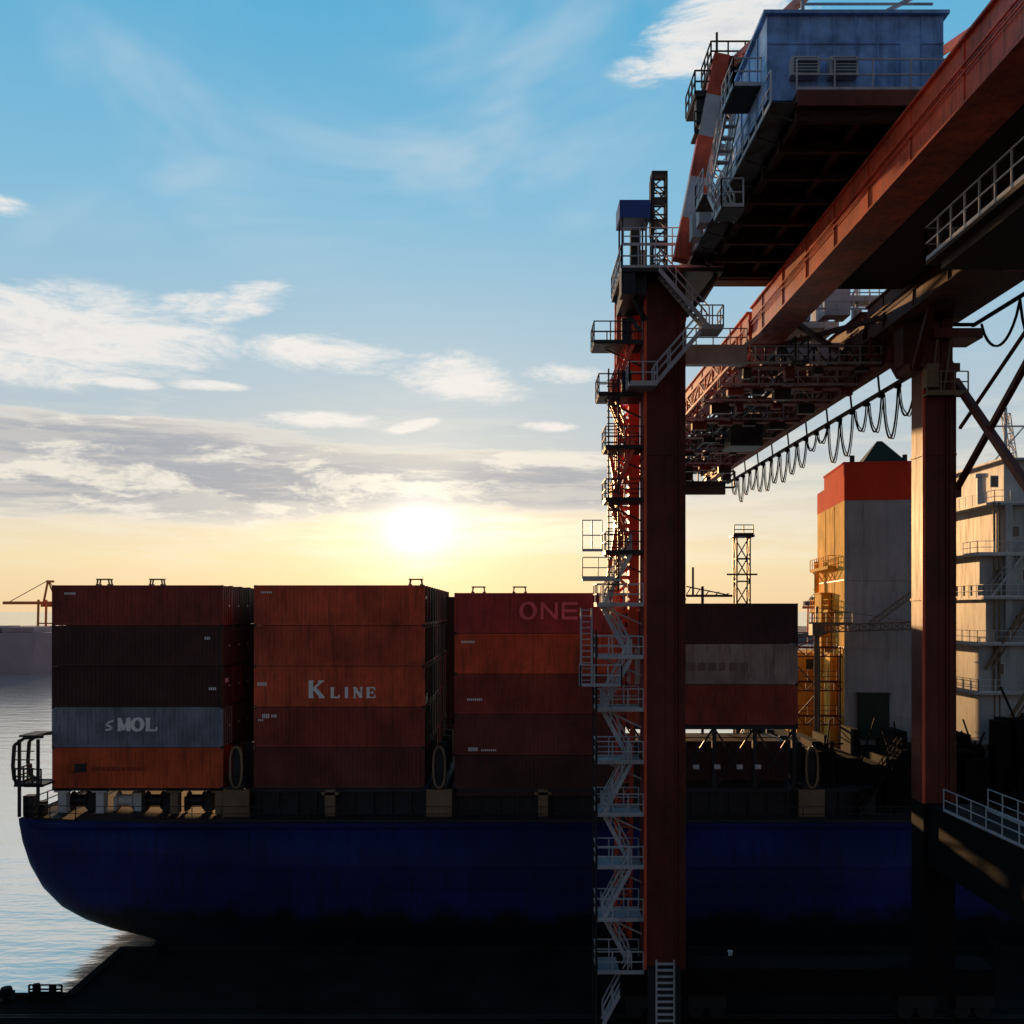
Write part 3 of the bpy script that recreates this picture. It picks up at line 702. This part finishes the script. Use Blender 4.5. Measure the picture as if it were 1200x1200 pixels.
mb.box(8.1,9.0,43.4,45.2,41.57,41.62,1); mb.rail([(8.1,43.4,41.62),(8.1,45.2,41.62),(9,45.2,41.62)],1.1,.8,.05)
mb.box(8.0,9.0,37.0,39.0,42.9,42.95,1); mb.rail([(9,37.0,42.95),(8.0,37.0,42.95),(8.0,39,42.95)],1.0,.7,.05); mb.stair((8.4,41.4,41.6),(8.4,39.1,42.95),.5,.05)
for y in (46.5,48.3,50.2): mb.box(8.5,8.95,y,y+.8,41.6,42.7+.3*(y%1))
cp('side_walkway',mb,[M['steel'],M['darksteel']])
mb=MB(); mb.box(5.5,10.6,51.4,56.6,41.0,41.2); mb.box(5.7,6.85,52,56,40.0,41.0); mb.beam((5.6,52,41),(6.9,53,39),.2); mb.beam((5.6,56,41),(6.9,55,39),.2); mb.beam((10.4,52,41),(9,53,39.2),.2)
mb.box(5.5,6.2,51.5,52.5,39.9,41.0)
cp('head_platform',mb,M['darksteel'])
mb=MB(); mb.rail([(10.6,51.45,41.2),(5.5,51.45,41.2),(5.5,56.5,41.2),(10.6,56.5,41.2)],1.15,.9,.07)
mb.rail([(5.6,51.4,42.3),(10.5,51.4,42.3)],.9,.8,.05)
cp('platform_railing',mb,M['steel'])
mb=MB()
for x in(5.55,6.75):
    for y in(51.6,53): mb.beam((x,y,41.2),(x,y,43.7),.09)
mb.box(5.4,6.95,51.4,53.2,43.7,44.6,1); mb.box(6.0,6.5,51.7,52.2,41.2,43.2,0)
cp('equipment_cabinet',mb,[M['darksteel'],M['bluecab']])
mb=MB(); mb.lattice((7.45,52,41.2),(7.45,52,46.0),.7,7,.1); mb.box(7.05,7.85,51.6,52.4,46,46.15); mb.box(7.0,7.2,51.7,52.3,43,45.8)
for z in(42.5,43.6,44.7): mb.box(7.05,7.85,51.6,52.4,z,z+.12)
cp('lattice_mast',mb,M['darksteel'])
for x,y,wz in((8.6,52,1.4),(9.4,52.4,1.0),(9.9,51.8,.7),(6.6,54.5,1.9)): 
    mb=MB(); mb.box(x,x+.55,y,y+.6,41.2,41.2+wz); mb.box(x-.04,x+.59,y-.04,y+.64,41.2+wz,41.26+wz); cp('control_box',mb,M['steel'])
mb=MB()
mb.stair((9.9,51.8,38.2),(7.4,51.8,41.1),.8,.06); mb.stair((7.2,52.2,35.4),(9.6,52.2,38.2),.8,.06)
mb.box(9.5,10.6,51.3,52.8,38.1,38.2); mb.rail([(9.5,51.35,38.2),(10.6,51.35,38.2),(10.6,52.8,38.2)],1.1,.7,.06)
mb.box(5.9,7.3,51.5,52.9,35.3,35.4); mb.rail([(7.3,51.5,35.4),(5.9,51.5,35.4),(5.9,52.9,35.4)],1.1,.7,.06)
cp('upper_stairs',mb,M['steel'])
def banded(p,q,wd,n,name):
    mb=MB(); p=Vector(p); q=Vector(q)
    for k in range(n): mb.beam(p.lerp(q,k/n),p.lerp(q,(k+1)/n),wd,wd,k%2)
    cp(name,mb,[M['crane_red'],M['steel']])
banded((8.3,50.4,41.2),(10.2,50,51),.75,5,'pylon'); banded((22.2,54,39),(20.2,51,51),.75,5,'pylon')
banded((9.2,56,41.2),(10.9,53,50),.5,5,'pylon_brace')
mb=MB(); mb.box(10.3,20.8,50.6,51.6,50.6,51.4); cp('pylon_beam',mb,M['crane_dark'])
mb=MB()
mb.box(8.9,11.8,49.8,52.4,49.0,49.14); mb.rail([(11.8,49.8,49.14),(8.9,49.8,49.14),(8.9,52.4,49.14)],1.1,.8,.07)
mb.box(9.7,12.2,49.9,52.4,50.6,50.72); mb.rail([(12.2,49.9,50.72),(9.7,49.9,50.72),(9.7,52.4,50.72)],1.0,.8,.07)
mb.box(9.0,9.5,50,50.6,47.7,49); mb.tube((11.2,50.4,51),(11.9,50.4,51),.5,14); mb.beam((10,50,50.7),(10,50,52.2),.1)
mb.box(11.6,12.4,50,51,49.6,50.6)
for x in(10.4,11.0,11.6): mb.box(x,x+.4,50,50.5,49.14,50.2)
mb.box(8.9,9.7,49.9,51,47.2,47.3); mb.rail([(9.7,49.9,47.3),(8.9,49.9,47.3)],1,.4,.06)
cp('pylon_platform',mb,M['darksteel'])
mb=MB(); mb.lattice((9.9,50.6,42.2),(10.6,50.9,49),.7,8,.08); mb.box(9.4,10.8,50.6,51.4,44.5,44.6); mb.box(9.6,10.9,50.6,51.4,46.8,46.9); mb.rail([(9.6,50.6,46.9),(10.9,50.6,46.9)],1,.7,.06)
cp('pylon_ladder',mb,M['steel'])
for x in(13.9,14.6): 
    mb=MB(); mb.beam((x-3.6,51.3,51),(x,99,41.1),.22,.3); cp('forestay',mb,M['crane_red'])
mb=MB(); mb.beam((20.4,51.3,51),(20.7,99,41.1),.3); cp('forestay',mb,M['crane_red'])
mb=MB(); mb.beam((10.7,51,51),(14.2,12,41.1),.3); cp('backstay',mb,M['crane_red'])
mb=MB(); mb.beam((20.2,51,51),(20.7,12,41.1),.3); cp('backstay',mb,M['crane_red'])
for xa,xb,ys in((12.4,13.35,78.4),(21.65,22.6,58.4)):
    mb=MB(); mb.box(xa,xb,ys,107.8,39.0,39.08); xr=xa if xa<15 else xb
    mb.rail([(xr,ys,39.08),(xr,107.8,39.08)],1.1,2.2,.07)
    for k in range(int((107-ys)/2)): mb.beam((xa,ys+.6+k*2,39.0),(xb,ys+.6+k*2,38.8),.1)
    cp('boom_walkway',mb,M['darksteel'])
mb=MB(); mb.box(15.6,22.0,22,38.6,37.0,37.15,0)
for y in(24,29,34,38): mb.beam((16,y,37.1),(16,y,39),.12); mb.beam((21.8,y,37.1),(21.8,y,39),.12)
mb.box(16.0,21.6,22,38.2,36.7,37.0,0)
wk=cp('suspended_platform',mb,M['crane_under'])
mb=MB(); mb.rail([(22,38.6,37.15),(15.6,38.6,37.15),(15.6,22,37.15)],1.25,1.1,.06); part('railing',mb,M['steel'],wk)
tr=add('trolley',None,cr_)
mb=MB(); mb.box(15.2,19.8,62,66,41.1,41.5)
for x in(15.4,18.9):
    for y in(62.3,65.2): mb.tube((x,y,41.1),(x+.5,y,41.1),.35,12)
for x,y,z in((16,63,1.2),(17.4,63.5,1.7),(18.7,63,1.0)): mb.box(x,x+.8,y,y+1,41.5,41.5+z)
part('frame',mb,M['steel'],tr)
mb=MB()
for x in(20.2,22.0): mb.beam((x,60,41),(x,60,43.6),.16)
mb.box(19.6,23,59.4,60.8,42.0,42.12); mb.rail([(19.6,59.4,42.12),(23,59.4,42.12)],1,.6,.06); mb.rail([(15,59,41.3),(22.5,59,41.3)],1,.9,.06)
mb.tube((20.6,60,43.6),(21.8,60,43.6),.6,14); mb.box(18,19.5,59,60,41.0,42.6)
for k in range(6): mb.box(16+k,16.5+k,60,60.4,41.0,41.4+.3*(k%3))
mb.beam((19.6,59.4,42),(21,60,44.4),.1); mb.beam((23,59.4,42),(21.4,60,44.4),.1)
cp('hinge_machinery',mb,M['steel'])
cb=add('operator_cab',None,cr_)
mb=MB(); mb.box(16.2,18.6,76,79,36.2,36.4); mb.box(16.2,18.6,76,79,38.4,38.6)
for x in(16.2,18.5):
    for y in(76,78.9): mb.box(x,x+.1,y,y+.1,36.4,38.4)
mb.beam((17.4,77.5,38.6),(17.4,77.5,39.5),.3)
part('cab_frame',mb,M['darksteel'],cb)
mb=MB(); mb.box(16.28,18.52,76.04,78.9,36.4,38.4); part('window',mb,M['glass'],cb)
mb=MB(); mb.beam((21.9,55,36.9),(21.9,104,36.9),.18,.22)
for y in range(56,104,5): mb.beam((21.9,y,36.9),(21.7,y,39.0),.1)
cp('festoon_rail',mb,M['darksteel'])
y=55.5
while y<100:
    dpt=random.uniform(1.1,2.7)*(1.1 if y<70 else .95); pts=[]; sk=random.uniform(-.4,.4); wd=random.uniform(2.2,2.6)
    for k in range(13):
        u=k/12; pts.append((21.9+sk*math.sin(math.pi*u)*.5,y+wd*u+sk*math.sin(math.pi*u),36.8-dpt*(1-(2*u-1)**2)**.75))
    mb=MB(); mb.path(pts,.08); mb.path([(p[0]+.12,p[1],p[2]*1+.12*math.sin(i)) for i,p in enumerate(pts)],.05); mb.box(21.75,22.05,y-.15,y+.15,36.6,36.9)
    cp('festoon_cable',mb,M['black']); y+=2.6
mb=MB()
for (y0,y1,zt,d) in((46,49,38.9,2.6),(42,46,38.9,3.0),(49,53,38.8,1.6)):
    pts=[(24.3,y0+(y1-y0)*k/12,zt-d*(1-(2*k/12-1)**2)**.8) for k in range(13)]; mb.path(pts,.1)
mb.beam((24.3,40,39),(24.3,54,39),.16)
mb.beam((24.3,53.8,39),(22,53.8,39),.16)
cp('power_cable',mb,M['black'])
mb=MB(); mb.box(21.5,23.4,12.2,52.9,10.8,13.9); mb.box(21.4,23.8,12.2,52.9,13.9,13.98)
cp('portal_beam',mb,M['black'])
mb=MB(); mb.rail([(21.5,51,13.98),(21.5,13,13.98)],1.1,1.5,.045); mb.rail([(23.7,51,13.98),(23.7,13,13.98)],1.1,1.5,.045); cp('portal_railing',mb,M['steel'])
mb=MB(); mb.beam((23.2,53.6,36.0),(23.2,28,14.0),.34); cp('diagonal_strut',mb,M['crane_beam'])
mb=MB(); mb.beam((23.35,40.5,39.2),(23.2,53.6,30.2),.26); mb.box(22.9,23.4,53.3,54.0,29.9,30.6); cp('diagonal_strut',mb,M['crane_dark'])
mb=MB(); mb.beam((23.4,53.5,33.5),(24.3,45,38.8),.14); cp('diagonal_strut',mb,M['crane_dark'])
mb=MB(); mb.box(21.2,23.3,52.3,52.94,35.0,35.1); mb.rail([(21.2,52.3,35.1),(23.3,52.3,35.1)],1.1,.8,.06)
for x in(21.6,22.3): mb.beam((x,52.9,35.4),(x+.4,52.9,38.2),.1)
mb.box(21.2,21.8,52.3,52.9,35.4,36.6)
cp('leg_platform',mb,M['tan'])
mb=MB(); mb.lattice((6.25,56.4,22),(6.35,56.4,41),1.05,20,.24); mb.beam((5.6,56.4,22),(5.9,56.4,36),.24); mb.beam((5.5,56.2,36),(6.7,56.2,40.6),.3); mb.beam((5.2,56.0,25.5),(6.5,56.0,33),.2); mb.beam((6.6,56.0,25.5),(5.3,56.0,33),.2); mb.box(6.35,6.8,55.6,56.2,22,40.5)
for z in(24,30,36): mb.beam((6.3,56.2,z),(7.2,55.1,z),.16)
mb.lattice((6.1,56.4,6),(6.25,56.4,22),.8,13,.12)
cp('ladder_frame',mb,M['crane_bright'])
z=2.5; k=0; step=2.72
while z+step<38.6:
    up=z>24.5
    mb=MB()
    xa,xb=(4.75,6.2) if not up else (5.2,6.3)
    if k%2==0: mb.stair((xa,53.5,z),(xb,53.5,z+step),.7)
    else: mb.stair((xb,54.5,z),(xa,54.5,z+step),.7)
    cp('stair_flight',mb,M['steel'] if not up else M['crane_bright'])
    z+=step; k+=1; up=z>25.5
    mb=MB(); ext=0 if not up else (-.45 if z<33 else (.15 if k%2 else -.1)) 
    mb.box(4.4-ext,6.82,53.0,55.0,z-.07,z)
    mb.rail([(6.8,53.0,z),(4.4-ext,53.0,z),(4.4-ext,55.0,z),(6.8,55.0,z)],1.1,.85,.06)
    mb.beam((6.82,54,z-1),(4.9,54,z-.1),.08)
    if z>34: mb.box(5.7,6.2,53.1,53.5,z+.1,z+1.3)
    cp('landing',mb,M['steel'] if not up else M['darksteel'])
mb=MB()
for (x,y) in((4.35,53),(4.35,55)): mb.beam((x,y,2.5),(x,y,23),.09)
mb.beam((5.0,53,25),(5.0,53,36.5),.08)
for q in range(36): mb.beam((4.9,52.9,25+.32*q),(5.5,52.9,25+.32*q),.05)
mb.beam((5.5,53,25),(5.5,53,36.5),.08)
cp('stair_post',mb,M['darksteel'])
mb=MB(); zz=20.1
mb.box(3.5,5.6,52.3,53,zz,zz+.1); mb.rail([(3.5,52.9,zz),(3.5,52.3,zz),(5.6,52.3,zz),(5.6,52.9,zz)],1.1,.7,.07)
for x in(3.55,3.55+.55): mb.beam((x,52.6,zz),(x,52.6,zz+4),.09)
for q in range(14): mb.beam((3.55,52.6,zz+.3*q),(4.1,52.6,zz+.3*q),.05)
mb.rail([(3.6,52.4,25.6),(5.2,52.4,25.6)],1.1,.8,.06); mb.box(3.6,5.6,52.4,53.0,25.5,25.6); mb.rail([(3.6,52.4,27.0),(4.6,52.4,27.0)],1.6,.5,.06)
cp('caged_ladder',mb,M['steel'])
for y in(53,10):
    mb=MB(); mb.box(5.6,25,y+.1,y+2.1,4.0,5.4); cp('sill_beam',mb,M['black'])
    for x in(6,9.2,20.2,23.2):
        mb=MB(); mb.box(x,x+2,y+.5,y+1.7,3.2,3.98)
        for xx in(x+.45,x+1.5): mb.tube((xx,y+.75,2.98),(xx,y+1.45,2.98),.42,16)
        cp('wheel_bogie',mb,M['darksteel'])
mb=MB(); mb.box(7.0,8.6,52.2,52.95,2.5,5.6,1)
for x in(7.35,8.25): mb.beam((x,52.1,2.5),(x,52.1,6.2),.08)
for q in range(11): mb.beam((7.35,52.1,2.8+.32*q),(8.25,52.1,2.8+.32*q),.1)
cp('access_ladder',mb,[M['steel'],M['darksteel']])

# ------------------------------------------------------------------ quay furniture
def bollard(x,y=64.0):
    mb=MB(); mb.tube((0,0,0),(0,0,.12),.42,16); mb.tube((0,0,.12),(0,0,.55),.2,16,0,.24); mb.tube((0,0,.55),(0,0,.75),.34,16,0,.28); mb.beam((-.45,0,.5),(.45,0,.5),.16)
    part('bollard',mb,M['black'],None,loc=(x,y,2.506),label='black iron mooring bollard on the quay edge',cat='bollard',group='mooring bollards along the quay edge')
bollard(-27.8,56.3)
for x in (-22,-10,2,30): bollard(x)
def post(x,h):
    mb=MB(); mb.tube((0,0,0),(0,0,h),.11,10); mb.tube((0,0,h),(0,0,h+.08),.15,10); mb.box(-.2,.2,-.2,.2,0,.05)
    part('marker_post',mb,M['letter'],None,loc=(x,60.5,2.5),label='short white marker post on the quay edge',cat='post',group='white marker posts on the quay')
for x,h in((12.9,1.3),(17.5,.55),(17.9,.6),(19.1,.6),(19.5,.5),(22.2,.7)): post(x,h)
for x in range(-18,60,12):
    mb=MB(); mb.tube((0,0,0),(0,.0,2.6),.55,14); mb.box(-.8,.8,-.62,-.4,-.2,2.7)
    part('fender',mb,M['black'],None,loc=(x,65.85,-.3),label='black rubber fender on the quay wall',cat='fender',group='rubber fenders along the quay wall')
mb=MB(); mb.box(-.9,.9,-.3,.3,0,.35); mb.rail([(-.9,0,.35),(.9,0,.35)],.5,.6,.08); mb.tube((-.5,0,.35),(-.5,0,.9),.2,10); mb.tube((.4,0,.35),(.4,0,.8),.2,10)
part('mooring_hook',mb,M['black'],None,loc=(-25.7,56.4,2.506),label='dark mooring hook unit on the quay edge',cat='mooring hook')

# ------------------------------------------------------------------ distant things
ds=add('cargo_ship',None,loc=(0,0,0),label='grey maroon cargo ship moored across the harbour water',cat='ship')
mb=MB(); s=[(-300,384),(-178,384),(-164,394),(-178,404),(-300,404)]
for (x,y) in s: mb.v.append((x-(6 if x>-170 else (3 if x>-200 else 0)),y,-1))
for (x,y) in s: mb.v.append((x,y,14.5 if x<-200 else 15.5))
n=5
for k in range(n): mb.f.append((k,(k+1)%n,n+(k+1)%n,n+k)); mb.m.append(0)
mb.f.append(tuple(range(n,2*n))); mb.m.append(0)
part('hull',mb,M['farhull'],ds)
mb=MB(); mb.box(-298,-180,383.9,383.98,14.0,14.4); part('rubbing_strake',mb,M['farhull'],ds)
for k in range(9):
    mb=MB(); mb.box(-296+k*13,-296+k*13+12,385.5,402,14.6,17.6+(k%2)*.4); mb.box(-296.2+k*13,-296+k*13+12.2,385.3,402.2,15.8,16.0); part('cargo_hatch',mb,M['farhull'],ds)
def farcrane(x,y,s=1.0,flip=1,up=False):
    c=add('distant_gantry_crane',None,loc=(x,y,3),label='hazy orange gantry crane on the far shore',cat='crane',group='gantry cranes on the far shore')
    mb=MB()
    for lx in(-8,8):
        for ly in(-8,8): mb.beam((lx,ly,0),(lx*.9,ly,36),1.6)
    mb.beam((-8,-8,14),(8,-8,14),1.2); mb.beam((-8,-8,0),(8,-8,14),.7); mb.beam((-8,8,2),(8,8,14),.7)
    part('leg_frame',mb,M['farorange'],c)
    mb=MB(); mb.beam((-16*flip,0,33),(44*flip,0,33 if not up else 66),2,2.8); part('boom',mb,M['farorange'],c)
    mb=MB(); mb.beam((6*flip,0,34),(2*flip,0,54),1.5); mb.beam((-6*flip,0,34),(2*flip,0,54),1.2); mb.beam((2*flip,0,54),(38*flip,0,34 if not up else 60),.6); mb.beam((2*flip,0,54),(-15*flip,0,34),.6); mb.box(-3,3,-2,2,52,54)
    part('pylon',mb,M['farorange'],c)
    mb=MB(); mb.box(-14,-5,-4,4,35,40) if flip>0 else mb.box(5,14,-4,4,35,40); part('machinery_house',mb,M['far'],c)
    c.scale=(s,s,s)
farcrane(-345,765,.8,-1); farcrane(-358,850,.75,-1); farcrane(-420,770,.8,-1); farcrane(238,800,.7,1); farcrane(262,860,.8,1)

scene.view_settings.view_transform='Standard'; scene.view_settings.look='None'; scene.view_settings.exposure=0
